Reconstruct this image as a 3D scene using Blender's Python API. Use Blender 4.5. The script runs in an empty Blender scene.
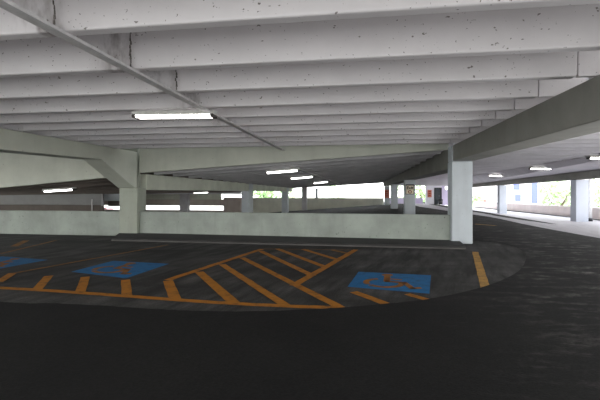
import bpy, bmesh, math, random
from mathutils import Vector, noise
random.seed(7)
C = bpy.context.scene.collection
R = math.radians

# ------------------------------------------------------------------ survey: photo measurements -> points on real planes
F, HOR, EYE, YAW = 400.0, 191.0, 1.6, R(8.3)
def ray(px, py):
    a = (px - 300) / F; b = (HOR - py) / F
    return Vector((-math.sin(YAW) + a * math.cos(YAW), math.cos(YAW) + a * math.sin(YAW), b))
EYEP = Vector((0, 0, EYE))
def onz(px, py, z=0.0):
    r = ray(px, py); return EYEP + r * ((z - EYE) / r.z)
def ony(px, py, y):
    r = ray(px, py); return EYEP + r * (y / r.y)
def onx(px, py, x):
    r = ray(px, py); return EYEP + r * (x / r.x)
def onplane(px, py, a, b):          # plane z = a + b*x
    r = ray(px, py); return EYEP + r * ((a - EYE) / (r.z - b * r.x))

# ------------------------------------------------------------------ materials
def new_mat(name):
    m = bpy.data.materials.new(name); m.use_nodes = True
    nt = m.node_tree; nt.nodes.clear()
    out = nt.nodes.new('ShaderNodeOutputMaterial')
    b = nt.nodes.new('ShaderNodeBsdfPrincipled')
    nt.links.new(b.outputs[0], out.inputs[0])
    return m, nt, b
def s2l(c):
    return tuple(((v / 255) / 12.92 if v / 255 <= .04045 else ((v / 255 + .055) / 1.055) ** 2.4) for v in c)
def nz(nt, scale, detail=4, rough=.55, vec=None):
    n = nt.nodes.new('ShaderNodeTexNoise'); n.inputs['Scale'].default_value = scale
    n.inputs['Detail'].default_value = detail; n.inputs['Roughness'].default_value = rough
    if vec: nt.links.new(vec, n.inputs['Vector'])
    return n.outputs[0]
def ramp(nt, src, p0, p1, c0=(0, 0, 0, 1), c1=(1, 1, 1, 1)):
    r = nt.nodes.new('ShaderNodeValToRGB'); e = r.color_ramp.elements
    e[0].position, e[0].color = p0, c0; e[1].position, e[1].color = p1, c1
    nt.links.new(src, r.inputs[0]); return r.outputs[0]
def mix(nt, fac, a, b, mode='MIX'):
    m = nt.nodes.new('ShaderNodeMix'); m.data_type = 'RGBA'; m.blend_type = mode
    for sock, v in ((0, fac), (6, a), (7, b)):
        if isinstance(v, (int, float)): m.inputs[sock].default_value = v
        elif isinstance(v, tuple): m.inputs[sock].default_value = (*v[:3], 1)
        else: nt.links.new(v, m.inputs[sock])
    return m.outputs[2]
def pos(nt, sx=1, sy=1, sz=1):
    g = nt.nodes.new('ShaderNodeNewGeometry'); mp = nt.nodes.new('ShaderNodeMapping')
    mp.inputs['Scale'].default_value = (sx, sy, sz); nt.links.new(g.outputs['Position'], mp.inputs[0])
    return mp.outputs[0]
def bump(nt, b, src, strength=.2, dist=.02):
    n = nt.nodes.new('ShaderNodeBump'); n.inputs['Strength'].default_value = strength
    n.inputs['Distance'].default_value = dist
    nt.links.new(src, n.inputs['Height']); nt.links.new(n.outputs[0], b.inputs['Normal'])

def concrete(name, col, var=.16, specks=.5, streak=.25, rough=.85):
    m, nt, b = new_mat(name)
    c = s2l(col); dk = tuple(v * (1 - var) for v in c); lt = tuple(min(1, v * (1 + var * .6)) for v in c)
    p = pos(nt)
    base = mix(nt, ramp(nt, nz(nt, .9, 5, .6, p), .35, .68), dk, lt)
    st = ramp(nt, nz(nt, 1.0, 4, .6, pos(nt, 3.0, 3.0, .35)), .52, .75)     # drips running down
    base = mix(nt, mix(nt, streak, (0, 0, 0), st), base, tuple(v * .62 for v in c))
    sp = ramp(nt, nz(nt, 13, 2, .5, p), .70, .76)                           # air holes and dirt specks
    base = mix(nt, mix(nt, specks, (0, 0, 0), sp), base, tuple(v * .3 for v in c))
    nt.links.new(base, b.inputs['Base Color']); b.inputs['Roughness'].default_value = rough
    bump(nt, b, nz(nt, 18, 4, .6, p), .15, .01)
    return m
def plain(name, col, rough=.6, metal=0, var=.12, scale=9):
    m, nt, b = new_mat(name); c = s2l(col)
    base = mix(nt, ramp(nt, nz(nt, scale, 4, .6, pos(nt)), .35, .7), tuple(v * (1 - var) for v in c), tuple(min(1, v * (1 + var)) for v in c))
    nt.links.new(base, b.inputs['Base Color'])
    b.inputs['Roughness'].default_value = rough; b.inputs['Metallic'].default_value = metal
    return m
def asphalt(name, col, wear, wearmask, rough=.9, grit=.35):
    m, nt, b = new_mat(name); c = s2l(col); w = s2l(wear)
    p = pos(nt)
    big = ramp(nt, nz(nt, .45, 5, .62, pos(nt, .6, 1.6, 1)), wearmask[0], wearmask[1])
    vec = pos(nt, .45, 2.6, 1)
    a_ = onz(13, 273.5); b_ = onz(168, 245)
    rm = nt.nodes.new('ShaderNodeVectorRotate'); rm.rotation_type = 'Z_AXIS'; rm.inputs['Angle'].default_value = -math.atan2(b_.y - a_.y, b_.x - a_.x)
    gg = nt.nodes.new('ShaderNodeNewGeometry'); nt.links.new(gg.outputs['Position'], rm.inputs['Vector'])
    sc_ = nt.nodes.new('ShaderNodeMapping'); sc_.inputs['Scale'].default_value = (.5, 2.6, 1); nt.links.new(rm.outputs[0], sc_.inputs[0])
    streak = ramp(nt, nz(nt, 1.1, 5, .65, sc_.outputs[0]), .38, .70)
    base = mix(nt, mix(nt, 1.0, big, streak, 'MULTIPLY'), c, w)
    gr = ramp(nt, nz(nt, 42, 2, .6, p), .35, .7, (1 - grit, 1 - grit, 1 - grit, 1), (1 + grit, 1 + grit, 1 + grit, 1))
    base = mix(nt, 1.0, base, gr, 'MULTIPLY')
    nt.links.new(base, b.inputs['Base Color'])
    b.inputs['Roughness'].default_value = rough; b.inputs['Specular IOR Level'].default_value = .25
    bump(nt, b, nz(nt, 55, 3, .6, p), .3, .01)
    return m
def paint(name, col, worn, amount=.5, spec=.2):
    m, nt, b = new_mat(name)
    p = pos(nt)
    f = ramp(nt, nz(nt, 5.5, 6, .72, p), .60 - amount * .25, .82 - amount * .2)
    base = mix(nt, mix(nt, .85, (0, 0, 0), f), s2l(col), s2l(worn))
    nt.links.new(base, b.inputs['Base Color']); b.inputs['Roughness'].default_value = .8
    b.inputs['Specular IOR Level'].default_value = spec
    return m
def emit(name, col, strength):
    m, nt, b = new_mat(name); b.inputs['Base Color'].default_value = (*s2l(col), 1)
    b.inputs['Emission Color'].default_value = (*s2l(col), 1); b.inputs['Emission Strength'].default_value = strength
    return m

M = dict(
    joist=concrete('painted joist concrete', (214, 210, 212), .09, .55, .14),
    girder=concrete('girder concrete', (138, 137, 131), .14, .4, .25),
    deck=concrete('deck concrete', (190, 188, 188), .12, .4, .1),
    spandrel=concrete('spandrel concrete', (186, 188, 176), .10, .4, .2),
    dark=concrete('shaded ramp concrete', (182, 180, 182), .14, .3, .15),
    column=concrete('column concrete', (190, 196, 200), .10, .35, .3),
    wall=concrete('low wall concrete', (150, 156, 148), .22, .8, .45),
    far=concrete('far parapet concrete', (176, 164, 156), .10, .2, .3),
    green=concrete('green-lit beam concrete', (200, 203, 188), .14, .3, .3),  # green light bounced off the trees, mixed into the base colour
    bay=concrete('right bay concrete', (205, 202, 206), .10, .3, .15),
    pale=asphalt('pale concrete slab', (188, 184, 188), (150, 146, 150), (.4, .7), .7, .12),
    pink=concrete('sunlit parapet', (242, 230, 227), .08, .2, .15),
    asphalt=asphalt('older parking asphalt', (44, 43, 42), (104, 102, 100), (.34, .66)),
    road=None,
    kerb=concrete('kerb concrete', (44, 42, 41), .2, .5, .2),
    kerbedge=concrete('worn kerb edge', (88, 85, 82), .2, .5, .2),
    yellow=paint('yellow traffic paint', (172, 112, 36), (70, 58, 44), .45),
    yellowpale=paint('faded yellow paint', (190, 146, 78), (92, 80, 62), .6),
    yellowdim=paint('worn yellow paint', (140, 96, 40), (66, 58, 46), .65),
    yellowsym=paint('worn symbol paint', (150, 98, 38), (60, 84, 100), .55),
    blue=paint('blue accessible paint', (40, 108, 160), (50, 78, 102), .5),
    strap=plain('grey strap metal', (200, 198, 198), .7, 0),
    seam=plain('crumbling joint filler', (112, 106, 102), .95, 0, .5, 30),
    seamlight=plain('white lime drips', (226, 224, 222), .9, 0, .2, 30),
    housing=plain('white lamp housing', (210, 210, 205), .5),
    clip=plain('dark lamp clip', (60, 54, 50), .5),
    tube=emit('lit fluorescent lens', (255, 253, 250), 9),
    signface=plain('cream sign face', (226, 214, 186), .5, 0, .05),
    signdark=plain('dark sign paint', (34, 32, 32), .6, 0, .05),
    signred=plain('red sign paint', (128, 36, 28), .5, 0, .1),
    signorange=plain('orange red sign face', (196, 112, 90), .5, 0, .15, 6),
    door=plain('dark grey door paint', (58, 64, 70), .5),
    doorframe=plain('black door frame', (20, 20, 24), .5),
    lavender=concrete('lavender painted wall', (200, 190, 216), .08, .1, .1),
    white=plain('white wall paint', (226, 224, 232), .7, 0, .05),
    metal=plain('brushed metal', (150, 150, 150), .35, .8),
    pipe=plain('white painted pipe', (222, 220, 218), .5),
    bin=plain('black bin plastic', (34, 34, 38), .5),
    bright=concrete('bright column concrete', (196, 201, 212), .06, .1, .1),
    deep=concrete('deep bay concrete', (158, 158, 156), .08, .2, .1),
    farlight=concrete('far grey green parapet', (206, 205, 190), .10, .2, .3),
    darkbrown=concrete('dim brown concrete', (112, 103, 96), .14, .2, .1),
    leftcol=concrete('left column concrete', (154, 158, 146), .12, .4, .3),
    leaf=None, bark=plain('grey bark', (110, 98, 84), .9),
    ground=concrete('pale outside paving', (198, 194, 186), .08, .1, 0),
    facade=plain('pale facade render', (226, 220, 222), .8, 0, .04),
    glassblue=plain('blue tinted glazing', (92, 102, 170), .25, 0, .1),
    carred=plain('red car paint', (104, 8, 18), .3),
    tyre=plain('black rubber', (22, 22, 22), .8),
    glass=plain('dark car glass', (40, 48, 54), .15),
    redpost=plain('faded red post paint', (196, 92, 84), .6),
)
def roadmat():
    m, nt, b = new_mat('fresh road asphalt')
    p = pos(nt); sx = nt.nodes.new('ShaderNodeSeparateXYZ'); g = nt.nodes.new('ShaderNodeNewGeometry'); nt.links.new(g.outputs['Position'], sx.inputs[0])
    mr = nt.nodes.new('ShaderNodeMapRange'); mr.inputs[1].default_value = .8; mr.inputs[2].default_value = 5.0; mr.clamp = True
    nt.links.new(sx.outputs[0], mr.inputs[0])
    streak = ramp(nt, nz(nt, 1.3, 6, .7, pos(nt, .8, 2.4, 1)), .50, .74)
    fine = ramp(nt, nz(nt, 7, 4, .7, pos(nt, .6, 1.8, 1)), .40, .72)
    f = mix(nt, 1.0, mix(nt, 1.0, streak, fine, 'MULTIPLY'), mr.outputs[0], 'MULTIPLY')
    base = mix(nt, ramp(nt, nz(nt, .7, 5, .6, p), .35, .7), s2l((22, 21, 21)), s2l((31, 30, 29)))
    base = mix(nt, f, base, s2l((166, 160, 156)))
    gr = ramp(nt, nz(nt, 42, 2, .6, p), .35, .7, (.7, .7, .7, 1), (1.3, 1.3, 1.3, 1))
    base = mix(nt, 1.0, base, gr, 'MULTIPLY')
    nt.links.new(base, b.inputs['Base Color']); b.inputs['Roughness'].default_value = .92; b.inputs['Specular IOR Level'].default_value = .2
    bump(nt, b, nz(nt, 55, 3, .6, p), .3, .01)
    return m
M['road'] = roadmat()
def joistmat():
    m, nt, b = new_mat('painted joist concrete')
    p = pos(nt); c = s2l((222, 218, 220))
    base = mix(nt, ramp(nt, nz(nt, 1.1, 5, .6, p), .35, .68), tuple(v * .9 for v in c), c)
    base = mix(nt, ramp(nt, nz(nt, 15, 2, .45, pos(nt, 1, 1, 1.4)), .71, .75), base, s2l((128, 122, 120)))       # air holes
    base = mix(nt, ramp(nt, nz(nt, 29, 2, .5, p), .70, .74), base, s2l((120, 114, 112)))
    sx = nt.nodes.new('ShaderNodeSeparateXYZ'); g = nt.nodes.new('ShaderNodeNewGeometry'); nt.links.new(g.outputs['Position'], sx.inputs[0])
    ad = nt.nodes.new('ShaderNodeMath'); ad.operation = 'ADD'; ad.inputs[1].default_value = 2.78; nt.links.new(sx.outputs[0], ad.inputs[0])
    ab = nt.nodes.new('ShaderNodeMath'); ab.operation = 'ABSOLUTE'; nt.links.new(ad.outputs[0], ab.inputs[0])
    mr = nt.nodes.new('ShaderNodeMapRange'); mr.inputs[1].default_value = .34; mr.inputs[2].default_value = .05; mr.clamp = True; nt.links.new(ab.outputs[0], mr.inputs[0])
    f = mix(nt, 1.0, ramp(nt, nz(nt, 2.6, 4, .6, pos(nt, 1.6, 1, .7)), .44, .66), mr.outputs[0], 'MULTIPLY')
    base = mix(nt, f, base, s2l((138, 130, 130)))                                                            # leak stain beside the joint
    nt.links.new(base, b.inputs['Base Color']); b.inputs['Roughness'].default_value = .8
    bump(nt, b, nz(nt, 18, 4, .6, p), .12, .01)
    return m
M['joist'] = joistmat()
def leafmat(name, a, bcol):
    m, nt, b = new_mat(name)
    base = mix(nt, ramp(nt, nz(nt, 2.2, 4, .6, pos(nt)), .35, .68), s2l(a), s2l(bcol))
    nt.links.new(base, b.inputs['Base Color']); b.inputs['Roughness'].default_value = .7
    return m
M['leaf'] = leafmat('fresh leaves', (128, 172, 108), (196, 220, 168))
M['leafpale'] = leafmat('pale leaves', (170, 198, 148), (226, 238, 208))

# ------------------------------------------------------------------ mesh helpers
def base_of(vs):
    return Vector(((min(v.x for v in vs) + max(v.x for v in vs)) / 2, (min(v.y for v in vs) + max(v.y for v in vs)) / 2, min(v.z for v in vs)))
def link(o, parent=None):
    C.objects.link(o)
    if parent: o.parent = parent; o.location = o.location - parent.location
    return o
def tag(o, label=None, cat=None, group=None, kind=None):
    if label: o['label'] = label
    if cat: o['category'] = cat
    if group: o['group'] = group
    if kind: o['kind'] = kind
    return o
class MB:
    """collects solids in world coordinates and links them as one mesh object"""
    def __init__(s): s.bm = bmesh.new()
    def prism(s, pts, off, bevel=0.0):
        """closed polygon pts (list of Vector) extruded by vector off"""
        off = Vector(off); pts = [Vector(p) for p in pts]
        b = bmesh.new()
        lo = [b.verts.new(p) for p in pts]; hi = [b.verts.new(p + off) for p in pts]
        b.faces.new(lo); b.faces.new(hi[::-1])
        for i in range(len(pts)):
            j = (i + 1) % len(pts); b.faces.new((lo[i], hi[i], hi[j], lo[j]))
        bmesh.ops.recalc_face_normals(b, faces=b.faces)
        if bevel: bmesh.ops.bevel(b, geom=list(b.edges), offset=bevel, segments=2, affect='EDGES', profile=.5)
        me = bpy.data.meshes.new('tmp'); b.to_mesh(me); b.free(); s.bm.from_mesh(me); bpy.data.meshes.remove(me)
        return s
    def box(s, x0, y0, z0, x1, y1, z1, bevel=.012):
        return s.prism([(x0, y0, z0), (x1, y0, z0), (x1, y1, z0), (x0, y1, z0)], (0, 0, z1 - z0), bevel)
    def hexa(s, p, bevel=0.0):
        """8 corners: 4 bottom (loop) then 4 top"""
        b = bmesh.new(); v = [b.verts.new(Vector(q)) for q in p]
        for f in ((0, 1, 2, 3), (7, 6, 5, 4), (0, 4, 5, 1), (1, 5, 6, 2), (2, 6, 7, 3), (3, 7, 4, 0)): b.faces.new([v[i] for i in f])
        bmesh.ops.recalc_face_normals(b, faces=b.faces)
        if bevel: bmesh.ops.bevel(b, geom=list(b.edges), offset=bevel, segments=2, affect='EDGES', profile=.5)
        me = bpy.data.meshes.new('tmp'); b.to_mesh(me); b.free(); s.bm.from_mesh(me); bpy.data.meshes.remove(me)
        return s
    def cyl(s, p0, p1, r0, r1=None, n=16):
        p0, p1 = Vector(p0), Vector(p1); r1 = r0 if r1 is None else r1
        d = (p1 - p0).normalized(); u = d.orthogonal().normalized(); w = d.cross(u)
        ring = lambda p, r: [s.bm.verts.new(p + (u * math.cos(2 * math.pi * i / n) + w * math.sin(2 * math.pi * i / n)) * r) for i in range(n)]
        a, b = ring(p0, r0), ring(p1, r1)
        s.bm.faces.new(a[::-1]); s.bm.faces.new(b)
        for i in range(n): s.bm.faces.new((a[i], a[(i + 1) % n], b[(i + 1) % n], b[i]))
        return s
    def flat(s, pts):
        v = [s.bm.verts.new(Vector(p)) for p in pts]
        f = s.bm.faces.new(v); f.normal_update()
        if f.normal.z < 0: f.normal_flip()
        return s
    def build(s, name, mat, parent=None, smooth=False):
        vs = [v.co.copy() for v in s.bm.verts]; o0 = base_of(vs)
        for v in s.bm.verts: v.co -= o0
        me = bpy.data.meshes.new(name); s.bm.to_mesh(me); s.bm.free()
        me.materials.append(mat)
        if smooth:
            for p in me.polygons: p.use_smooth = True
        o = bpy.data.objects.new(name, me); o.location = o0
        return link(o, parent)
def empty(name, loc, label, cat, group=None, kind=None):
    o = bpy.data.objects.new(name, None); o.empty_display_size = .2; o.location = loc
    C.objects.link(o); return tag(o, label, cat, group, kind)
ORD = ['first', 'second', 'third', 'fourth', 'fifth', 'sixth', 'seventh', 'eighth', 'ninth', 'tenth', 'eleventh', 'twelfth', 'thirteenth', 'fourteenth',
       'fifteenth', 'sixteenth', 'seventeenth', 'eighteenth', 'nineteenth', 'twentieth']
ORD += ['twenty-' + o for o in ORD[:9]] + ['thirtieth'] + ['thirty-' + o for o in ORD[:9]]

# ------------------------------------------------------------------ grid of the garage
XR, XL = 2.86, -7.86           # faces of the right and left girders toward the middle bay
ZJ = 3.0                       # underside of joists
ZD = 3.62                      # underside of the deck
SLOPE = .075                   # cross fall of the ramp bay beyond the low wall
YF = 13.35                     # low wall line at the left column
def ramp_z(x, z0): return z0 + SLOPE * (x - XR)
def ceil_z(x, z0):                  # flatter over the ramp bay, steeper in the low left bay
    return z0 + .064 * (x - XR) if x > -8.5 else z0 + .064 * (-8.5 - XR) - .06 + .075 * (max(x, -14) + 8.5) + .015 * min(0, x + 14)

# ------------------------------------------------------------------ floor
fl = MB(); fl.box(-30, -5, -.35, 16, 13.2, 0, 0)
tag(fl.build('floor', M['asphalt']), kind='structure')
# flat floor behind the wall on the right, ramp falling to the left
fl = MB(); fl.box(XR + .2, 13.2, -.35, 9.5, 62, 0, 0)
tag(fl.build('floor_back', M['road']), kind='structure')
fl = MB()
xs = [XR + .2, -40]
fl.hexa([(xs[1], 13.2, ramp_z(xs[1], -.35)), (xs[0], 13.2, -.35), (xs[0], 62, -.35), (xs[1], 62, ramp_z(xs[1], -.35)),
         (xs[1], 13.2, ramp_z(xs[1], 0)), (xs[0], 13.2, 0), (xs[0], 62, 0), (xs[1], 62, ramp_z(xs[1], 0))])
tag(fl.build('floor_ramp', M['road']), kind='structure')

def smooth_curve(pts, n=8):
    out = []
    for i in range(len(pts) - 1):
        p0 = pts[max(i - 1, 0)]; p1 = pts[i]; p2 = pts[i + 1]; p3 = pts[min(i + 2, len(pts) - 1)]
        for k in range(n):
            t = k / n
            out.append(.5 * ((2 * p1) + (p2 - p0) * t + (2 * p0 - 5 * p1 + 4 * p2 - p3) * t * t + (-p0 + 3 * p1 - 3 * p2 + p3) * t ** 3))
    return out + [pts[-1]]
edge_px = [(0, 302.5), (50, 304), (100, 306.3), (150, 309.5), (200, 311.8), (260, 312), (330, 309), (380, 305), (430, 299.5), (478, 289), (508, 278), (522, 268), (526, 257), (519, 249), (503, 244), (484, 240.5), (470, 239.5)]
edge = [Vector((-14, 6.1, 0)), Vector((-9, 5.4, 0))] + [onz(*p) for p in edge_px]
edge = smooth_curve(edge)
for i, p in enumerate(edge):        # ragged lip of the newer asphalt
    k = noise.noise(Vector((i * .9, 3.1, 0))) * .035
    edge[i] = Vector((p.x + k, p.y + k, .012))
# fresh asphalt lane: a thin overlay with the older island left open
rd = MB()
n = len(edge)
outer = []
for i, p in enumerate(edge):
    t = i / (n - 1)
    if p.x < .5 and t < .75: outer.append(Vector((p.x, -5, .012)))
    else: outer.append(None)
k0 = max(i for i, o in enumerate(outer) if o is not None)
far_px = [(600, 238.5), (575, 234), (545, 228.5), (520, 223.5), (500, 219), (486, 216.5), (474, 214.8)]
conc = [Vector((11.5, -5, .012)), Vector((9.3, 5, .012)), Vector((8.2, 12, .012))] + [onz(*p) + Vector((0, 0, .012)) for p in far_px]
conc = smooth_curve(conc, 5)
conc[0] = Vector((11.5, -5, .012))
def strip_between(mb, A, B):
    m = max(len(A), len(B))
    def at(L, t):
        f = t * (len(L) - 1); i = min(int(f), len(L) - 2); return L[i].lerp(L[i + 1], f - i)
    for k in range(m):
        a0, a1 = at(A, k / m), at(A, (k + 1) / m); b0, b1 = at(B, k / m), at(B, (k + 1) / m)
        mb.flat([a0, a1, b1, b0])
for i in range(k0):
    rd.flat([edge[i], edge[i + 1], outer[i + 1], outer[i]])
rd.flat([edge[k0], outer[k0], conc[0]])
strip_between(rd, edge[k0:], conc)
bmesh.ops.remove_doubles(rd.bm, verts=list(rd.bm.verts), dist=.0005)
bmesh.ops.recalc_face_normals(rd.bm, faces=rd.bm.faces)
if sum(f.normal.z for f in rd.bm.faces) < 0: bmesh.ops.reverse_faces(rd.bm, faces=list(rd.bm.faces))
tag(rd.build('road_surface', M['road']), kind='structure')
# pale concrete slab under the right bay
RS = .018
def rfloor(x, y):                    # the outer strip of the right bay falls gently away
    t = min(1, max(0, (x - 8.6) / 2.2)); return -RS * max(0, y - 20) * t * t * (3 - 2 * t)
def onr(px, py):
    p = onz(px, py)
    for _ in range(60): p = onz(px, py, .5 * p.z + .5 * rfloor(p.x, p.y))
    return p
ps = MB()
inner = [Vector((p.x, p.y, .006)) for p in conc] + [Vector((6.2, 42, .006)), Vector((6.0, 62, .006))]
rows = []
for p in inner:
    row = []
    for k in range(15):
        x = p.x + (16 - p.x) * k / 14; row.append(Vector((x, p.y, .006 + rfloor(x, p.y))))
    rows.append(row)
for r0, r1 in zip(rows, rows[1:]):
    for k in range(14): ps.flat([r0[k], r0[k + 1], r1[k + 1], r1[k]])
bmesh.ops.remove_doubles(ps.bm, verts=list(ps.bm.verts), dist=.0005)
tag(ps.build('floor_right', M['pale']), kind='structure')

# ------------------------------------------------------------------ low walls
def wall_seg(p0, p1, z0, z1, thick, name, mat, kind='structure', bevel=.015):
    p0, p1 = Vector((p0[0], p0[1], 0)), Vector((p1[0], p1[1], 0))
    d = (p1 - p0).normalized(); nrm = Vector((-d.y, d.x, 0)) * thick
    mb = MB()
    za0, za1 = (z0 if isinstance(z0, tuple) else (z0, z0)); zb0, zb1 = (z1 if isinstance(z1, tuple) else (z1, z1))
    q = [p0, p1, p1 + nrm, p0 + nrm]
    zz0 = [za0, za1, za1, za0]; zz1 = [zb0, zb1, zb1, zb0]
    mb.hexa([Vector((a.x, a.y, z)) for a, z in zip(q, zz0)] + [Vector((a.x, a.y, z)) for a, z in zip(q, zz1)], bevel)
    return tag(mb.build(name, mat), kind=kind)
wall_seg((-7.85, 13.52), (2.81, 12.935), -.4, .86, .16, 'wall_front', M['wall'])
wall_seg((-24, 13.42), (-8.56, 13.44), -.4, .86, .16, 'wall_left', M['wall'])

# kerb strip before the wall
k0p, k1p = onz(112, 240.6), onz(466, 249.2)
kb0, kb1 = Vector((-8.55, 13.36, 0)), Vector((3.05, 12.72, 0))
kr = empty('kerb', (k0p + k1p) / 2, 'dark low concrete kerb with worn pale edge along foot of middle low wall', 'kerb')
kt = MB().prism([(p[0], p[1], 0) for p in (k0p, k1p, (3.05, 12.70), (2.80, 12.70), (2.80, 12.92), (-7.84, 13.50), (-7.84, 13.35), (-8.55, 13.35))], (0, 0, .085), .01)
kt.build('top', M['kerb'], kr)
ke = MB().hexa([k0p - Vector((0, .05, 0)), k1p - Vector((0, .05, 0)), k1p + Vector((0, .0, 0)), k0p + Vector((0, .0, 0))] +
               [p + Vector((0, 0, .03)) for p in (k0p - Vector((0, .03, 0)), k1p - Vector((0, .03, 0)), k1p + Vector((0, .02, 0)), k0p + Vector((0, .02, 0)))])
tag(ke.build('edge', M['kerbedge'], kr), 'worn pale edge of the kerb')

# ------------------------------------------------------------------ columns
def column(x0, y0, x1, y1, z0, z1, label, mat='column', cap=None, base=None):
    g = empty('column', ((x0 + x1) / 2, (y0 + y1) / 2, z0), label, 'column', 'square concrete columns', 'thing')
    MB().box(x0, y0, z0, x1, y1, z1, .02).build('shaft', M[mat], g)
    return g
col_left = column(-8.55, 13.36, -7.86, 14.0, -.3, 1.71, 'thick pale square column carrying the haunched girder at left of the low wall', 'leftcol')
MB().box(-8.55, 13.38, 1.72, -7.86, 13.59, ZD - .005, .015).build('upper_shaft', M['leftcol'], col_left)
col_right = column(2.82, 12.71, 3.42, 13.32, 0, 2.50, 'large pale square column at the right end of the low wall')
MB().box(2.83, 12.80, 2.51, 3.41, 13.31, ZJ, .01).build('upper_shaft', M['column'], col_right)
colB = column(2.79, 25.0, 3.42, 25.6, 0, 2.275, 'square column behind the low wall carrying the cream EXIT sign')
colC = column(2.92, 36.9, 3.52, 37.5, 0, 2.2, 'plain square column second behind the sign column, seen half past it')
colD = column(2.98, 46.6, 3.55, 47.2, 0, 2.15, 'farthest square column in the right girder row, with a red sign')
colLB = column(-8.42, 28.2, -7.84, 29.3, -1.2, 2.2, 'square column in the left row behind the low wall, nearer of two with lit sides')
colLC = column(-8.42, 43.6, -7.84, 44.9, -1.3, 2.12, 'square column in the left row behind the low wall, farther of two with lit sides')

# ------------------------------------------------------------------ girders
def girder_y(name, x0, x1, prof, label, mat, extra=None):
    """beam running away from the camera; prof = list of (y, zbottom, ztop)"""
    mb = MB(); bm = mb.bm; rings = []
    for y, a, b in prof: rings.append([bm.verts.new((x, y, z)) for x, z in ((x0, a), (x1, a), (x1, b), (x0, b))])
    for r, s in zip(rings, rings[1:]):
        for i in range(4): bm.faces.new((r[i], r[(i + 1) % 4], s[(i + 1) % 4], s[i]))
    bm.faces.new(rings[0]); bm.faces.new(rings[-1][::-1]); bmesh.ops.recalc_face_normals(bm, faces=bm.faces)
    bmesh.ops.bevel(bm, geom=[e for e in bm.edges if len(e.link_faces) == 2 and e.calc_face_angle() > .5], offset=.012, segments=1, affect='EDGES')
    return tag(mb.build(name, mat), label, 'girder', None, 'thing')
girder_y('girder', XR, 3.5, [(-4.5, 2.42, ZJ), (5.2, 2.45, ZJ), (10.5, 2.51, ZJ), (12.78, 2.52, ZJ)], 'grey concrete girder overhead at right running back to the large right column', M['girder'])
girder_y('girder', XR - .02, 3.5, [(13.34, 2.31, ZJ - .03), (25, 2.29, 2.93), (36, 2.22, 2.85), (47.2, 2.16, 2.72)], 'grey girder behind the large right column leading back to the EXIT sign column and beyond', M['girder'])
girder_y('girder', -8.5, XL, [(-4.5, 2.51, ZJ), (7.8, 2.52, ZJ), (11.35, 2.58, ZJ), (13.2, 1.72, ZJ), (13.355, 1.715, ZJ)], 'haunched concrete girder entering at left and flaring down onto the thick left column', M['spandrel'])
for ya, yb2, za, zb2, ta, tb, lab in ((14.03, 28.18, 1.64, 1.60, 2.23, 2.16, 'pale low girder from the thick left column back to the nearer left row column'),
        (29.32, 43.58, 1.60, 1.55, 2.16, 2.11, 'pale low girder between the two left row columns'),
        (44.92, 47.42, 1.55, 1.52, 2.11, 2.09, 'pale low girder end behind the farther left row column')):
    girder_y('girder', -8.4, XL, [(ya, za, ta), (yb2, zb2, tb)], lab, M['green'])

# ------------------------------------------------------------------ sloping fascia over the low wall
sp = MB()
yb = 13.36
P = [(XR + .0, 2.925), (-2.3, 2.555), (-7.8, 2.25)]
sp.prism([(XR, yb, 2.925), (XR, yb, ZD), (-7.8, yb + .05, ZD), (-7.8, yb + .05, 2.25)], (0, .18, 0), .01)
tag(sp.build('fascia_beam', M['spandrel']), 'long smooth fascia beam with a sloping bottom edge, right of the thick left column', 'beam')
sp = MB()
sp.prism([(-8.55, yb + .05, 2.13), (-8.55, yb + .05, ZD), (-22, yb + .05, ZD), (-22, yb + .05, 1.02)], (0, .18, 0), .01)
tag(sp.build('fascia_beam', M['spandrel']), 'smooth fascia beam with a sloping bottom edge, under the haunched girder at far left', 'beam')

# ------------------------------------------------------------------ ceiling decks
mb = MB(); mb.box(-22, -4.5, ZD, 14.2, 13.3, ZD + .12, 0); tag(mb.build('ceiling', M['deck']), kind='structure')
mb = MB(); mb.box(XR + .3, 13.3, ZD, 14.2, 62, ZD + .12, 0); tag(mb.build('ceiling_right', M['bay']), kind='structure')
def rc(x): return ceil_z(x, 3.46)
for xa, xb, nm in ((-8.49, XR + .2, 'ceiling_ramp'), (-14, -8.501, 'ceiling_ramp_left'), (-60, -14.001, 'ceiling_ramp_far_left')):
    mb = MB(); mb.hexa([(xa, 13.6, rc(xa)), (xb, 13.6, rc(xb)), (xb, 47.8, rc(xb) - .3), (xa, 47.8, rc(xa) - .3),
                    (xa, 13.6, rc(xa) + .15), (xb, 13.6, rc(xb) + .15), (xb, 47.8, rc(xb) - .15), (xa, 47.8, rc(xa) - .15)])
    tag(mb.build(nm, M['dark' if xa > -9 else 'darkbrown']), kind='structure')

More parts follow.
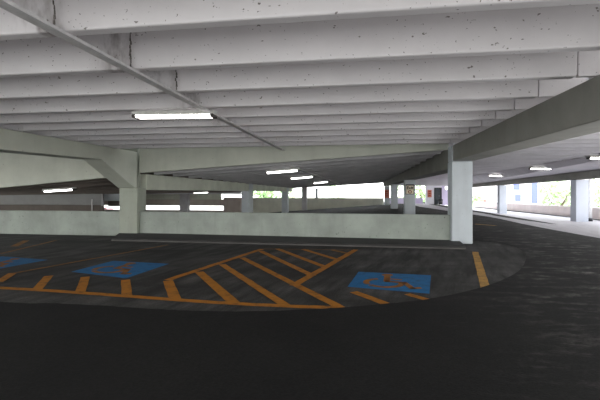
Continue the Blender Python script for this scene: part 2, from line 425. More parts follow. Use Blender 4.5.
# ------------------------------------------------------------------ joists (double tee stems)
def joist(x0, x1, ya, yb_, z0, z1, ztop, mat, name='ceiling_joist', taper=.03):
    """stem running along x, tapered; z0, z1 underside at x0 and x1"""
    mb = MB(); t0, t1 = ztop
    mb.hexa([(x0, ya, z0), (x1, ya, z1), (x1, yb_, z1), (x0, yb_, z0),
             (x0, ya - taper, t0), (x1, ya - taper, t1), (x1, yb_ + taper, t1), (x0, yb_ + taper, t0)], .02 if mat is M['joist'] and name == 'ceiling_joist' else .008)
    return mb.build(name, mat)
near_rear = [1.12, 2.2, 3.30, 4.39, 5.45, 6.52, 7.45, 8.4, 9.3, 10.25, 11.3, 12.3]
names = ['nearest the camera, cut by the top edge of the view']
njoists = []
for k, y in enumerate(near_rear):
    if k == 0: continue                       # above the frame: only the deck is there
    x0 = -22
    # joists rest on the girders; left part runs past the frame
    o = joist(-7.70, 2.64, y - .14, y, ZJ, ZJ, (ZD - .003, ZD - .003), M['joist'])
    for xa, xb in ((2.67, 3.3), (-22, -7.73)):
        e = joist(xa, xb, y - .10, y - .03, ZJ + .006, ZJ + .006, (ZD - .003, ZD - .003), M['joist'], 'bearing_end')
        e.parent = o; e.location = e.location - o.location
    njoists.append((y, o))
    tag(o, 'pale painted concrete ceiling joist over the parking bay, %s counted from the camera' % ORD[k - 1], 'joist', 'pale ceiling joists over the near bay')
# crumbling joint filler in the nearest joists, beside the strap
for (px, y, top, bot) in ((54, 3.16, 0, 31), (130, 4.25, 33, 69), (176, 5.31, 66, 88)):
    j = min(njoists, key=lambda t: abs(t[0] - .14 - y))
    p0 = ony(px, bot, y - .02); x = p0.x
    sm = MB(); seg = 14
    z0, z1 = ZJ + .02, ZD - .02
    for i in range(seg):
        za, zb = z0 + (z1 - z0) * i / seg, z0 + (z1 - z0) * (i + .9) / seg
        w = .004 + .009 * random.random(); dx = .022 * (random.random() - .5)
        f = lambda z: y - .03 * (z - ZJ) / (ZD - ZJ) - .004
        sm.hexa([(x + dx - w, f(za) - .006, za), (x + dx + w, f(za) - .006, za), (x + dx + w, f(za) + .012, za), (x + dx - w, f(za) + .012, za),
                 (x + dx - w * .7, f(zb) - .006, zb), (x + dx + w * .7, f(zb) - .006, zb), (x + dx + w * .7, f(zb) + .012, zb), (x + dx - w * .7, f(zb) + .012, zb)])
    s = sm.build('joint_filler', M['seam'], j[1]); tag(s, 'dark crumbling joint filler down the joist face')
    sm = MB(); prev = None
    for i in range(13):
        z = z0 + (z1 - z0) * .75 * i / 12; w = .005 + .014 * random.random(); dx = .016 + .03 * (random.random() - .5)
        yy = y - .03 * (z - ZJ) / (ZD - ZJ) - .012
        cur = (sm.bm.verts.new((x + dx - w, yy, z)), sm.bm.verts.new((x + dx + w, yy, z)))
        if prev: sm.bm.faces.new((prev[0], prev[1], cur[1], cur[0]))
        prev = cur
    tag(sm.build('lime_drip', M['seamlight'], s), 'white lime drips on the joint')

# ramp joists behind the fascia
NR = 21
for k in range(NR):
    y = 14.5 + k * 1.57
    drop = .3 * (y - 13.6) / 34.2
    a, b = ceil_z(-7.7, 2.895) - drop, ceil_z(XR - .05, 2.895) - drop
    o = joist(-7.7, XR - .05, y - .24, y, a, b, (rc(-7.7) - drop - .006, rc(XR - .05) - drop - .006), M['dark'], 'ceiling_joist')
    tag(o, 'dark joist under the ramp deck, %s counted back from the fascia beam' % ORD[k], 'joist', 'shaded joists under the ramp deck')
for k in range(14):
    y = 14.6 + k * 2.18
    drop = .3 * (y - 13.6) / 34.2
    mb = MB()
    for xa, xb in ((-40, -14), (-14, -8.6)):
        a, b = ceil_z(xa, 2.895) - drop, ceil_z(xb, 2.895) - drop; ta, tb = rc(xa) - drop - .006, rc(xb) - drop - .006
        mb.hexa([(xa, y - .2, a), (xb, y - .2, b), (xb, y, b), (xa, y, a), (xa, y - .23, ta), (xb, y - .23, tb), (xb, y + .03, tb), (xa, y + .03, ta)])
    bmesh.ops.remove_doubles(mb.bm, verts=list(mb.bm.verts), dist=.001)
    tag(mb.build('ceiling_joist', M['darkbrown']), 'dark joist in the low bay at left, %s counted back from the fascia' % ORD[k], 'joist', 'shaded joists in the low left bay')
# right bay joists
for k in range(39):
    y = 6.52 + k * 1.07 if k < 30 else 37.55 + (k - 29) * 1.2
    xe = 9.35 + .052 * (y - 17)
    o = joist(3.4, xe, y - .14, y, ZJ, ZJ, (ZD - .003, ZD - .003), M['bay'], 'ceiling_joist')
    tag(o, 'pale joist in the bright bay beyond the right girder, %s counted from the camera' % ORD[k], 'joist', 'joists over the bright right bay')

# smooth soffit slab and edge beam of the right bay
cn, cf = onr(576, 221.8), onr(499.5, 213.6)
kx = (cf.x - cn.x) / (cf.y - cn.y)
bx = lambda y: cn.x + .02 + kx * (y - cn.y)
dn = EYEP; zat = lambda p, py: EYE + (HOR - py) * (p.y * math.cos(YAW) - p.x * math.sin(YAW)) / F
zb_n, zt_n, zb_f, zt_f = zat(cn, 179.6), zat(cn, 172.2), zat(cf, 185.2), zat(cf, 181.0)
zb = lambda y: zb_n + (zb_f - zb_n) * (y - cn.y) / (cf.y - cn.y)
zt = lambda y: zt_n + (zt_f - zt_n) * (y - cn.y) / (cf.y - cn.y)
y0, y1 = 9.0, 48.0
mb = MB(); mb.hexa([(bx(y0), y0, zb(y0)), (bx(y0) + .42, y0, zb(y0)), (bx(y1) + .42, y1, zb(y1)), (bx(y1), y1, zb(y1)),
                    (bx(y0), y0, zt(y0)), (bx(y0) + .42, y0, zt(y0)), (bx(y1) + .42, y1, zt(y1)), (bx(y1), y1, zt(y1))], .015)
tag(mb.build('edge_beam', M['girder']), 'grey edge beam resting on the two bright columns at right', 'beam', None, 'thing')
sl = MB(); xi = lambda y: 9.25 + .052 * (y - 17)
sl.hexa([(xi(y0), y0, 2.99), (bx(y0) + .4, y0, zt(y0) + .01), (bx(y1) + .4, y1, zt(y1) + .01), (xi(y1), y1, 2.99),
         (xi(y0), y0, 3.12), (bx(y0) + .4, y0, zt(y0) + .16), (bx(y1) + .4, y1, zt(y1) + .16), (xi(y1), y1, 3.12)])
tag(sl.build('soffit_slab', M['bay']), 'smooth pale sloping soffit slab along the outer side of the bright right bay', 'slab')
# right parapet; black strip at its foot stands in for a shadow gap
wr0, wr1 = onr(600, 220.3), onr(486, 208.6)
d = (wr1 - wr0).normalized(); wr0 = wr0 - d * 12; wr1 = wr1 + d * 6
wr0.z = rfloor(wr0.x, wr0.y); wr1.z = rfloor(wr1.x, wr1.y)
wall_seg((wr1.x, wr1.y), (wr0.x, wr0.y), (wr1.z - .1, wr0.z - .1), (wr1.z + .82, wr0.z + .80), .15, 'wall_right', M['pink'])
n_ = Vector((-d.y, d.x, 0)); n_ = n_ if n_.x < 0 else -n_
gk = MB(); a, b = wr0 + n_ * .02, wr1 + n_ * .02
gk.hexa([a + n_ * .12, b + n_ * .12, b, a] + [p + Vector((0, 0, .13)) for p in (a + n_ * .12, b + n_ * .12, b, a)], .01)
tag(gk.build('shadow_strip_right', M['bin']), kind='structure')
def rcol(p, wpx, label, zc):
    w = wpx / F * (p.y * math.cos(YAW) - p.x * math.sin(YAW)) / math.cos(YAW)
    return column(p.x, p.y, p.x + w, p.y + .6, rfloor(p.x + .3, p.y) + .0, zc, label, 'bright')
rcol(cn, 11.4, 'bright square column near the right edge of the picture, in front of the sunlit parapet', zb(cn.y + .6) - .004)
rcol(cf, 7.0, 'bright slim square column right of the large column, before the sunlit parapet', zb(cf.y + .6) - .004)
pp = onr(590.3, 221.4); pz = rfloor(pp.x, pp.y)
g = empty('drain_pipe', (pp.x, pp.y, pz), 'thin white vertical pipe just right of the bright right column', 'pipe')
MB().cyl((pp.x, pp.y, pz + .16), (pp.x, pp.y, 2.5), .085).build('pipe', M['pipe'], g, True)
tag(MB().cyl((pp.x, pp.y, pz), (pp.x, pp.y, pz + .18), .12, .1).build('base_collar', M['bin'], g, True), 'black collar at the foot of the pipe')

# ------------------------------------------------------------------ far facade of the ramp bay
wall_seg((-13.5, 48), (2.95, 48), -2.2, .76, .2, 'wall_back', M['farlight'])
wall_seg((-16.6, 47.9), (-14.6, 47.9), -2.4, .78, .3, 'wall_back_left', M['far'])
wall_seg((-14.6, 48), (-13.5, 48), -2.4, .76, .2, 'wall_back_corner', M['far'])
wall_seg((-14.4, 48), (2.95, 48), (1.55, 2.56), (4, 4), .25, 'wall_back_upper', M['dark'])
wall_seg((-62, 48), (-14.4, 48), (1.2, 1.2), (4, 4), .25, 'wall_far_left_upper', M['dark'])
# two slim uprights on the far parapet
for px, lab, wpx, zt in ((304.6, 'dark slim upright at the far parapet where the left girder ends', 5, 2.3), (316.3, 'grey slim upright standing alone in the far bright opening', 2.8, 2.3)):
    p = ony(px, 198, 47.75); w = wpx / F * 48.4 / 2
    g = empty('upright', (p.x, 47.6, .0), lab, 'post')
    MB().box(p.x - w, 47.45 if px < 310 else 48.02, -1.6 if px < 310 else .762, p.x + w, 47.95 if px < 310 else 48.18, zt if px < 310 else 1.95, .02).build('shaft', M['dark'] if px < 310 else M['column'], g)
# far left
wall_seg((-62, 48), (-16.6, 48), (-.25, -.25), (.56, .56), .2, 'wall_far_left_band', M['far'])
mb = MB(); mb.box(-26.8, 45.6, .58, -16.2, 46.0, 1.22, .02)
tag(mb.build('lit_beam', M['green']), 'greenish sunlit beam deep behind the low wall, right of the thick left column', 'beam')
wall_seg((-62, 48.2), (-16.6, 48.2), -3.4, -.82, .2, 'wall_far_left_base', M['far'])
p = ony(185, 205, 45.4)
column(p.x - .5, 45.0, p.x + .55, 45.6, -2.2, 1.3, 'dark square column deep behind the low wall, before the greenish beam', 'dark')
# deep wall left of the thick column
pL, pR = ony(0, 200, 38), ony(101, 200, 38)
wall_seg((-60, 38), (pR.x, 38), (.1, .1), (1.62, 1.62), .2, 'wall_deep_left', M['deep'])
wall_seg((-60, 37.5), (ony(103, 200, 37.5).x, 37.5), (-2.6, -2.6), (.12, .16), .2, 'wall_deep_low', M['darkbrown'])
p = ony(92, 207, 37.2)
mb = MB(); mb.cyl((p.x, p.y, -2.2), (p.x, p.y, .75), .07); tag(mb.build('thin_post', M['pipe']), 'thin pale post rising behind the low wall left of the thick column', 'post')
p = ony(102, 200, 36.8)
mb = MB(); mb.box(p.x - .1, 36.8, .1, p.x + .1, 37.0, 1.3, .01); tag(mb.build('hanging_post', M['dark']), 'thin dark upright under the deck left of the thick column', 'post', None, 'thing')
wall_seg((ony(103, 200, 39).x, 39), (ony(122, 200, 39).x, 39), (.55, .55), (1.62, 1.62), .2, 'wall_deep_panel', M['column'])
wall_seg((ony(108, 200, 40).x, 40), (ony(123, 200, 40).x, 40), (-.06, -.06), (.55, .55), .2, 'wall_deep_panel_low', M['darkbrown'])

# ------------------------------------------------------------------ stair core wall with door
YD = 50
x0, x1 = ony(425.5, 200, YD).x, ony(434.2, 200, YD).x
wall_seg((x0, YD), (x1, YD), -.1, 2.9, .2, 'wall_core', M['white'])
x2 = ony(441.8, 200, YD).x
wall_seg((x2, YD), (12.95, YD), -.1, 2.9, .2, 'wall_core_right', M['lavender'])
wall_seg((3.6, YD - 1.15), (10.4, YD - 1.15), 2.22, 3.60, .2, 'wall_core_header', M['bay'])
wall_seg((x1, YD), (x2, YD), 2.0, 2.9, .2, 'wall_core_head', M['white'])
dr = empty('door_1', ((x1 + x2) / 2, YD + .1, 0), None, None, None, 'structure')
MB().box(x1 + .1, YD + .06, .02, x2 - .14, YD + .11, 1.92, .006).build('leaf', M['door'], dr)
fr = MB(); fr.box(x1, YD - .03, .0, x1 + .1, YD + .15, 2.0, .006); fr.box(x2 - .14, YD - .03, 0, x2, YD + .15, 2.0, .006); fr.box(x1 + .1, YD - .03, 1.92, x2 - .14, YD + .15, 2.0, .006)
fr.build('frame', M['doorframe'], dr)
h_ = MB(); h_.cyl((x2 - .25, YD + .06, 1.0), (x2 - .25, YD - .01, 1.0), .03); h_.cyl((x2 - .25, YD - .01, 1.0), (x2 - .38, YD - .01, 1.0), .018); h_.build('handle', M['metal'], dr, True)
p = ony(446.2, 188, YD)
lb = empty('wall_window', (p.x, YD - .01, p.z - .2), 'small bright white window on the lavender wall right of the dark door', 'lamp')
MB().box(p.x - .16, YD - .06, p.z - .2, p.x + .16, YD - .005, p.z + .2, .015).build('housing', M['housing'], lb)
MB().box(p.x - .12, YD - .075, p.z - .16, p.x + .12, YD - .06, p.z + .16, .005).build('lens', M['tube'], lb)  # window brightness added as a glowing pane, not a lamp
# bin
p = onz(443.6, 205); 
bn = empty('trash_bin', (p.x, YD - .6, 0), 'dark round bin on the floor right of the far door', 'bin')
MB().cyl((p.x, YD - .6, 0), (p.x, YD - .6, .55), .24, .29).build('body', M['bin'], bn, True)
MB().cyl((p.x, YD - .6, .55), (p.x, YD - .6, .66), .31, .2).build('lid', M['bin'], bn, True)
# low blue-grey parapet between column B and the core
wall_seg((3.6, 52), (x0, 52), -.1, .72, .15, 'wall_back_right', M['lavender'])

# ------------------------------------------------------------------ signs
def text_mesh(name, txt, size, loc, mat, parent, ext=.004):
    cu = bpy.data.curves.new(name, 'FONT'); cu.body = txt; cu.size = size; cu.align_x = 'CENTER'; cu.align_y = 'CENTER'; cu.extrude = ext; cu.offset = .009
    t = bpy.data.objects.new(name + '_src', cu); C.objects.link(t)
    bpy.context.view_layer.update()
    me = bpy.data.meshes.new_from_object(t.evaluated_get(bpy.context.evaluated_depsgraph_get()))
    bpy.data.objects.remove(t)
    me.materials.clear(); me.materials.append(mat)
    o = bpy.data.objects.new(name, me); o.rotation_euler = (R(90), 0, 0); o.location = loc
    return link(o, parent)
p0, p1 = ony(405.6, 184.3, 24.97), ony(414.2, 194.4, 24.97)
cx, w, zt, zb = (p0.x + p1.x) / 2, (p1.x - p0.x), p0.z, p1.z
sg = empty('exit_sign', (cx, 24.98, zb), 'cream EXIT sign with a dark border and red ring on a column', 'sign')
MB().box(cx - w / 2, 24.965, zb, cx + w / 2, 24.995, zt, .004).build('border', M['signdark'], sg)
MB().box(cx - w / 2 + .035, 24.955, zb + .03, cx + w / 2 - .035, 24.966, zt - .075, .002).build('face', M['signface'], sg)
text_mesh('lettering', 'Exit', .25, (cx, 24.95, zt - .22), M['signdark'], sg)
rg = MB(); N = 28; cz = zb + .155
for i in range(N):
    a0, a1 = 2 * math.pi * i / N, 2 * math.pi * (i + 1) / N
    pt = lambda a, r, y: Vector((cx + 1.15 * r * math.cos(a), y, cz + r * math.sin(a)))
    rg.hexa([pt(a0, .055, 24.955), pt(a0, .1, 24.955), pt(a1, .1, 24.955), pt(a1, .055, 24.955), pt(a0, .055, 24.945), pt(a0, .1, 24.945), pt(a1, .1, 24.945), pt(a1, .055, 24.945)])
rg.build('ring', M['signred'], sg)
def red_sign(px0, py0, px1, py1, y, label):
    a, b = ony(px0, py0, y), ony(px1, py1, y)
    s = empty('notice_sign', ((a.x + b.x) / 2, y, b.z), label, 'sign')
    MB().box(a.x, y - .02, b.z, b.x, y + .01, a.z, .006).build('face', M['signorange'], s)
    m_ = MB(); hh = a.z - b.z
    for t in (.72, .45, .2): m_.box(a.x + .1, y - .028, b.z + hh * t, b.x - .1, y - .02, b.z + hh * (t + .12), .002)
    m_.build('marking', M['signred'], s)
red_sign(427.6, 190, 431.6, 197.3, YD - .02, 'orange red notice sign on the white wall left of the far door')
red_sign(384.2, 189.8, 389.0, 198, 46.56, 'red notice sign on the farthest column of the right girder row')

# ------------------------------------------------------------------ strap under the joists
def strap(pts, label, w=.11, t=.03):
    mb = MB()
    for a, b in zip(pts, pts[1:]):
        a, b = Vector(a), Vector(b); o = Vector((w / 2, 0, 0)); z = Vector((0, 0, t))
        mb.hexa([a - o - z, a + o - z, b + o - z, b - o - z, a - o, a + o, b + o, b - o])
    tag(mb.build('conduit', M['strap']), label, 'conduit')
strap([(-2.58, 1.9, ZJ - .003), (-2.60, 7, ZJ - .003), (-2.52, 13.34, ZJ - .003)], 'long grey flat conduit under the near joists, running diagonally across the ceiling')
zs = lambda x, y: ceil_z(x, 2.895) - .3 * (y - 13.6) / 34.2 - .013
strap([(-2.5, 14.2, zs(-2.5, 14.2)), (-1.75, 46.5, zs(-1.75, 46.5))], 'thin grey conduit under the shaded ramp joists beyond the fascia beam')

# ------------------------------------------------------------------ lamps
def lamp(p0, p1, label, depth=.13, lens=.05):
    p0, p1 = Vector(p0), Vector(p1); c = (p0 + p1) / 2
    g = empty('ceiling_light', c, label, 'ceiling light', 'fluorescent ceiling lights')
    y = Vector((0, depth / 2, 0)); up = Vector((0, 0, .075)); dn = Vector((0, 0, -.0))
    mb = MB(); e = (p1 - p0).normalized() * .05
    mb.hexa([p0 - e - y + dn, p1 + e - y + dn, p1 + e + y + dn, p0 - e + y + dn, p0 - e - y * .8 + up, p1 + e - y * .8 + up, p1 + e + y * .8 + up, p0 - e + y * .8 + up], .006)
    mb.build('housing', M['housing'], g)
    for s in (-1, 1):
        q = Vector((0, s * depth * .27, -lens * .5))
        MB().cyl(p0 + q, p1 + q, lens * .52, None, 12).build('tube', M['tube'], g, True)
    for p, s in ((p0, -1), (p1, 1)):
        m2 = MB(); a = p + e * (s * .2)
        m2.box(a.x - .03, a.y - depth * .5, a.z - lens * 1.1, a.x + .03, a.y + depth * .5, a.z + .01, .006); m2.build('end_cap', M['clip'], g)
    return g
a, b = onz(137, 115.8, 2.94), onz(213, 115.0, 2.94)
lamp(a, b, 'lit twin tube ceiling light under the near joists beside the grey conduit', .22, .045)
def ramplamp(pa, pb, label, z0=2.80, drop=.0):
    drop += .05; sl = .064 if pa[0] > 150 else .075; z = (z0 + .06 - .064 * XR - drop) if pa[0] > 150 else ceil_z(-8.6, z0 + .06) + .075 * 8.6 - drop
    lamp(onplane(*pa, z, sl), onplane(*pb, z, sl), label, .2, .06)
ramplamp((267, 172.3), (298, 169.8), 'lit ceiling light under the ramp deck, nearest of the row behind the fascia beam', 2.78, .05)
ramplamp((291, 178.3), (313, 176.3), 'lit ceiling light under the ramp deck, second of the row behind the fascia beam', 2.78, .1)
ramplamp((314, 183.0), (328, 181.6), 'lit ceiling light under the ramp deck, third of the row behind the fascia beam', 2.78, .16)
ramplamp((45, 190.8), (74, 189.0), 'lit ceiling light in the low bay left of the thick column', 2.78, .05)
ramplamp((194, 192.8), (208, 192.2), 'small lit ceiling light seen under the low girder right of the thick column', 2.78, .2)
sof = lambda px, py: onplane(px, py, 2.99 + .2 * 9.3 - .10, -.2)
lamp(sof(530, 168.3), sof(551, 168.6), 'lit ceiling light under the soffit between the two bright right columns', .24, .06)
lamp(sof(489, 175.3), sof(502, 175.6), 'small lit ceiling light under the soffit just right of the large column', .24, .06)
lamp(sof(589, 157.5), sof(612, 157.6), 'lit ceiling light at the right picture edge above the bright column', .24, .06)

# ------------------------------------------------------------------ painted markings
ZP = .005
def line(mb, pa, pb, w, z=ZP, ext=0):
    a, b = (onz(*pa), onz(*pb)) if len(pa) == 2 else (Vector(pa), Vector(pb))
    a = Vector((a.x, a.y, z)); b = Vector((b.x, b.y, z)); d = (b - a).normalized(); nn = Vector((-d.y, d.x, 0)) * w / 2
    a -= d * ext; b += d * ext
    k = max(2, int((b - a).length / .12)); L, Q = [], []
    for i in range(k + 1):
        c = a.lerp(b, i / k); j = 1 + .14 * noise.noise(c * 3.7)
        L.append(c + nn * j); Q.append(c - nn * (2 - j))
    for i in range(k): mb.flat([L[i], L[i + 1], Q[i + 1], Q[i]])
    return mb
W = .15
def marking(name, label, cat, lines):
    c = onz(*lines[0][1]); g = empty(name, (c.x, c.y, 0), label, cat)
    for part, pa, pb, w, m in lines:
        line(MB(), pa, pb, w, ZP + (.0015 if part == 'border' else .0)).build(part, M[m], g)
    return g
marking('front_hatching', 'row of four short yellow stripes rising from the long front line at left', 'road marking', [
    ('stripe', (-2, 282.5), (13, 273.2), W, 'yellow'),
    ('stripe', (36, 290.5), (49, 276), W, 'yellow'), ('stripe', (80, 293), (85.5, 277), W, 'yellow'), ('stripe', (127, 297), (125.5, 280), W, 'yellow')])
g = empty('front_line', onz(150, 298), 'long yellow line along the front edge of the stalls by the dark lane', 'road marking')
fl_ = MB()
pts = [(-14, 286.8), (0, 288.2), (50, 291), (100, 294.5), (150, 298.2), (200, 301.8), (250, 304.8), (300, 307.0), (343, 308.2)]
for pa, pb in zip(pts, pts[1:]): line(fl_, pa, pb, .14, ZP + .002, 0)
fl_.build('stripe', M['yellow'], g)
marking('aisle_hatching', 'large yellow hatched access aisle narrowing back between the blue symbol squares', 'road marking', [
    ('border', (167, 280.5), (262, 249.2), W, 'yellow'), ('border', (262, 249.2), (352, 250.0), .0 + .05, 'yellowdim'),
    ('border', (293, 286), (356, 249.8), W, 'yellow'),
    ('stripe', (168, 281), (175.5, 299.5), W + .02, 'yellow'), ('stripe', (199, 272), (234, 303), W + .02, 'yellow'),
    ('stripe', (222, 264.5), (286, 306), W, 'yellow'), ('stripe', (242, 257.8), (341, 308), W, 'yellow'),
    ('stripe', (260, 251), (313, 276), W, 'yellow'), ('stripe', (277, 248.8), (326, 267.5), W, 'yellow'), ('stripe', (303, 249.3), (338, 260), W, 'yellow'), ('stripe', (332, 250), (350, 254), W, 'yellowdim')])
def stall(label, pa, pb, w=W, m='yellow'):
    a = onz(*pa); g = empty('stall_line', (a.x, a.y, 0), label, 'road marking', None)
    line(MB(), pa, pb, w).build('stripe', M[m], g)
stall('long thin yellow stall line between the two left blue squares, slanting back to the kerb', (13, 273.5), (168, 245), .1, 'yellowdim')
stall('short faded yellow stall line behind the leftmost blue square', (14, 246.5), (26, 240.6), .2, 'yellowdim')
stall('faded dim yellow line near the low wall at far left', (0, 254), (56, 240.5), .1, 'yellowdim')
stall('worn pale yellow stall line in front of the large right column', (475.2, 252), (486, 289.8), .15, 'yellowpale')
stall('short yellow dash in front of the right blue square, left of two', (353.5, 292), (386, 304), .15)
stall('short yellow dash in front of the right blue square, right of two', (407, 294.2), (427, 300), .13)
a = onz(476, 224.4); g = empty('lane_dash', (a.x, a.y, .012), 'pale yellow dash on the dark lane just right of the large column', 'road marking')
line(MB(), (475, 224.3), (496, 226), .22, .016).build('stripe', M['yellowpale'], g)

def symbol(corners, label, flip=False):
    """corners: bottom-left, bottom-right, top-right, top-left of the square (photo survey points)"""
    q = [onz(*c) for c in corners]
    c0 = (q[0] + q[1] + q[2] + q[3]) / 4
    g = empty('accessible_symbol', (c0.x, c0.y, 0), label, 'road marking')
    def P(u, v, z): 
        p = (q[0] * (1 - u) + q[1] * u) * (1 - v) + (q[3] * (1 - u) + q[2] * u) * v
        return Vector((p.x, p.y, z))
    mb = MB(); k = 8
    for i in range(k):
        for j in range(k):
            mb.flat([P(i / k, j / k, ZP), P((i + 1) / k, j / k, ZP), P((i + 1) / k, (j + 1) / k, ZP), P(i / k, (j + 1) / k, ZP)])
    mb.build('square', M['blue'], g)
    sy = MB(); z = ZP + .004
    def seg(a, b, w):
        a, b = Vector((*a, 0)), Vector((*b, 0)); d = (b - a).normalized(); nn = Vector((-d.y, d.x, 0)) * w / 2
        a = a - d * w * .3; b = b + d * w * .3
        r = [a + nn, b + nn, b - nn, a - nn]; sy.flat([P(p.x, p.y, z) for p in r])
    for i in range(26):                                   # wheel, open at the top right
        a0 = R(115 + 265 * i / 26); a1 = R(115 + 265 * (i + 1) / 26)
        f = lambda a, r: P(.42 + r * math.cos(a), .36 + r * math.sin(a), z)
        if 9 < i < 11: continue
        sy.flat([f(a0, .19), f(a0, .27), f(a1, .27), f(a1, .19)])
    for i in range(14):                                   # head
        a0, a1 = 2 * math.pi * i / 14, 2 * math.pi * (i + 1) / 14
        sy.flat([P(.42, .86, z), P(.42 + .08 * math.cos(a0), .86 + .08 * math.sin(a0), z), P(.42 + .08 * math.cos(a1), .86 + .08 * math.sin(a1), z)])
    seg((.43, .76), (.45, .46), .085); seg((.45, .46), (.68, .44), .085); seg((.44, .62), (.62, .60), .06)
    seg((.68, .44), (.79, .18), .08); seg((.79, .18), (.88, .22), .07)
    sy.build('wheelchair_symbol', M['yellowsym'], g)
symbol([(347.5, 287), (429.5, 294), (431, 275.5), (358.5, 272)], 'blue square with yellow wheelchair symbol at right, before the low wall')
symbol([(71, 272), (126, 278.5), (169, 264), (113, 261)], 'blue square with yellow wheelchair symbol between the long stall line and hatched aisle')
symbol([(-42, 268), (-4, 269.5), (48, 260), (2, 256.5)], 'blue square with yellow wheelchair symbol cut by the left picture edge')

# ------------------------------------------------------------------ outside
gd = MB(); gd.box(-260, -160, -3.6, 260, 320, -3.4, 0); tag(gd.build('ground', M['ground']), kind='structure')
def tree(x, y, z0, h, r, label, mat='leaf', n=700):
    g = empty('tree', (x, y, z0), label, 'tree', 'trees outside')
    t = MB(); rnd = random.Random(int(x * 31 + y * 17))
    t.cyl((x, y, z0), (x + .1, y, z0 + h * .55), .16, .1, 10)
    for i in range(6):
        a = rnd.uniform(0, 6.28); b0 = Vector((x + .08, y, z0 + h * rnd.uniform(.35, .55)))
        t.cyl(b0, b0 + Vector((math.cos(a) * r * .6, math.sin(a) * r * .6, h * .25)), .06, .025, 7)
    t.build('trunk', M['bark'], g)
    c = MB(); blobs = [(Vector((x, y, z0 + h * .68)) + Vector((rnd.uniform(-.6, .6) * r, rnd.uniform(-.6, .6) * r, rnd.uniform(-.32, .32) * h)), rnd.uniform(.35, .6) * r) for _ in range(11)]
    for i in range(n):
        bc, br = rnd.choice(blobs); v = Vector((rnd.gauss(0, 1), rnd.gauss(0, 1), rnd.gauss(0, 1))).normalized() * br * rnd.uniform(.6, 1.05)
        p = bc + v; s = rnd.uniform(.14, .3) * max(1, r / 2.5)
        u = Vector((rnd.gauss(0, 1), rnd.gauss(0, 1), rnd.gauss(0, 1))).normalized(); w = u.orthogonal().normalized(); u2 = w.cross(u)
        vs = [c.bm.verts.new(q) for q in (p - w * s, p + u2 * s * .5, p + w * s, p - u2 * s * .5)]; c.bm.faces.new(vs)
    c.build('foliage', M[mat], g)
    return g
def at(px, d):
    r = ray(px, 191); return EYEP + r * d
for px, d_, h, r, lab, mt in ((557, 36, 6.4, 2.0, 'loose green tree outside, left of the bright right column', 'leafpale'),
                           (612, 30, 6.6, 1.9, 'green tree outside at the right picture edge', 'leafpale'),
                           (478, 70, 5.2, 2.0, 'small pale green tree outside just right of the large column', 'leafpale'),
                           (420, 66, 8.0, 4.0, 'leafy green tree outside between sign column and far door wall', 'leaf'),
                           (396, 84, 8, 2.0, 'pale green tree outside between the sign column and the column behind it', 'leafpale'),
                           (337, 84, 7.4, 3.0, 'pale thin tree outside the far bright opening', 'leafpale'),
                           (268, 66, 7.0, 4.4, 'green tree outside seen between the two left row columns', 'leaf'),
                           (292, 74, 7.2, 2.6, 'green tree outside right of the farther left row column', 'leafpale')):
    p = at(px, d_); tree(p.x, p.y, -3.4, h, r, lab, mt)
# pale building with blue windows beyond the right parapet
p = at(525, 78)
bd = empty('building', (p.x, p.y, -3.4), 'pale building with blue windows outside beyond the right parapet', 'building')
wv = MB(); wv.box(p.x - 9, p.y, -3.4, p.x + 12, p.y + 8, 9, .02); wv.build('wall', M['facade'], bd)
for px, za, zb_ in ((516.5, 1.8, 3.6), (518, -.4, .9), (534.5, -.8, 3.6),):
    e = ray(px, 191); t = (p.y - .05) / e.y; x = e.x * t
    wn = MB(); wn.box(x - .55, p.y - .06, za, x + .55, p.y + .02, zb_, .01); wi = wn.build('window', M['glassblue'], bd)
    sl_ = MB(); sl_.box(x - .65, p.y - .15, za - .12, x + .65, p.y - .02, za, .01); sl_.build('sill', M['white'], wi)
p = at(485, 62)
mb = MB(); mb.cyl((p.x, p.y, -3.4), (p.x, p.y, .2), .28, .26); tag(mb.build('bollard_post', M['redpost'], None, True), 'faded red post outside just right of the large column', 'post')
# red car outside, low behind the wall
p = at(105, 62); car = empty('car', (p.x, p.y, -2.0), 'red car outside, its roof just above the low wall left of the thick column', 'car')
def car_build(c, cx, cy, z):
    sec = [(-2.0, .35, .75), (-1.95, .3, .95), (-1.3, .3, 1.0), (-.75, .3, 1.45), (.6, .3, 1.48), (1.2, .3, 1.02), (2.0, .3, .85), (2.05, .35, .6)]
    bmx = MB(); prof = [Vector((cx + a, cy - .85, z + t)) for a, lo, t in sec] + [Vector((cx + a, cy - .85, z + lo)) for a, lo, t in sec[::-1]]
    bmx.prism(prof, (0, 1.7, 0), .03); bmx.build('body', M['carred'], c)
    gl = MB(); gl.prism([Vector((cx - 1.1, cy - .87, z + 1.03)), Vector((cx - .68, cy - .87, z + 1.38)), Vector((cx + .55, cy - .87, z + 1.4)), Vector((cx + 1.0, cy - .87, z + 1.03))], (0, 1.74, 0), 0); gl.build('side_window', M['glass'], c)
    for wx in (-1.25, 1.3):
        for wy in (-.86, .66): MB().cyl((cx + wx, cy + wy, z + .32), (cx + wx, cy + wy + .2, z + .32), .32, None, 20).build('wheel', M['tyre'], c, True)
car_build(car, p.x, p.y, -2.45); 
pk = MB(); pk.box(p.x - 6, p.y - 4, -3.4, p.x + 6, p.y + 4, -2.45, .02); tag(pk.build('raised_lot', M['ground']), kind='structure')

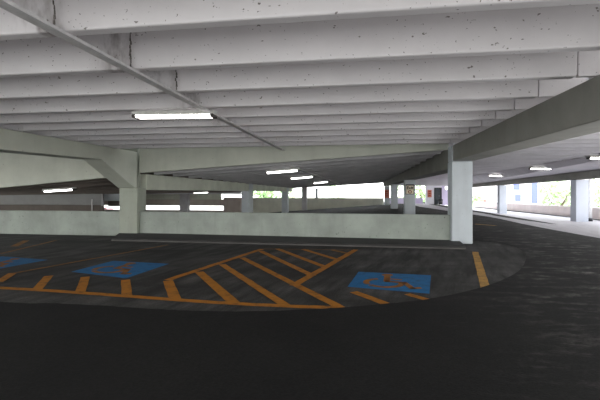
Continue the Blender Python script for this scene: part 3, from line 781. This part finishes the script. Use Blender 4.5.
# ------------------------------------------------------------------ light
w = bpy.data.worlds.new('World'); bpy.context.scene.world = w; w.use_nodes = True
nt = w.node_tree; nt.nodes.clear()
bg = nt.nodes.new('ShaderNodeBackground'); ow = nt.nodes.new('ShaderNodeOutputWorld')
tc = nt.nodes.new('ShaderNodeTexCoord'); sx = nt.nodes.new('ShaderNodeSeparateXYZ'); nt.links.new(tc.outputs['Generated'], sx.inputs[0])
cl = nt.nodes.new('ShaderNodeValToRGB'); cl.color_ramp.elements[0].position = .45; cl.color_ramp.elements[0].color = (1, .99, .96, 1)
cl.color_ramp.elements[1].position = .9; cl.color_ramp.elements[1].color = (.86, .93, 1, 1)
mr = nt.nodes.new('ShaderNodeMapRange'); mr.inputs[1].default_value = -1; mr.inputs[2].default_value = 1
nt.links.new(sx.outputs[2], mr.inputs[0]); nt.links.new(mr.outputs[0], cl.inputs[0]); nt.links.new(cl.outputs[0], bg.inputs[0])
bg.inputs[1].default_value = 6.5
nt.links.new(bg.outputs[0], ow.inputs[0])
def area(name, loc, rot, sx_, sy_, power, col=(1, 1, 1)):
    l = bpy.data.lights.new(name, 'AREA'); l.shape = 'RECTANGLE'; l.size = sx_; l.size_y = sy_; l.energy = power; l.color = col
    o = bpy.data.objects.new(name, l); o.location = loc; o.rotation_euler = rot; C.objects.link(o); return o

area('rear_fill_light', (.2, -2.6, .06), (R(160), 0, 0), 8, 1.6, 290, (1, .985, .97))  # added fill behind the camera to brighten the joists; no real fixture
area('side_fill_light', (6.4, 6.0, .06), (R(180), 0, 0), 3, 6, 260, (1, 1, 1))  # added fill out of view, lifts the girder soffit and right bay
# ------------------------------------------------------------------ camera and look
cd = bpy.data.cameras.new('Camera'); cam = bpy.data.objects.new('Camera', cd); C.objects.link(cam)
cam.location = EYEP; cam.rotation_euler = (R(90), 0, YAW)
cd.sensor_width = 36; cd.lens = F / 600 * 36; cd.shift_y = (HOR - 200) / 600; cd.clip_end = 800
sc = bpy.context.scene; sc.camera = cam
sc.view_settings.view_transform = 'Standard'; sc.view_settings.look = 'None'; sc.view_settings.exposure = 0; sc.view_settings.gamma = 1
sc.cycles.max_bounces = 8; sc.cycles.diffuse_bounces = 6
try: sc.cycles.use_denoising = True
except Exception: pass
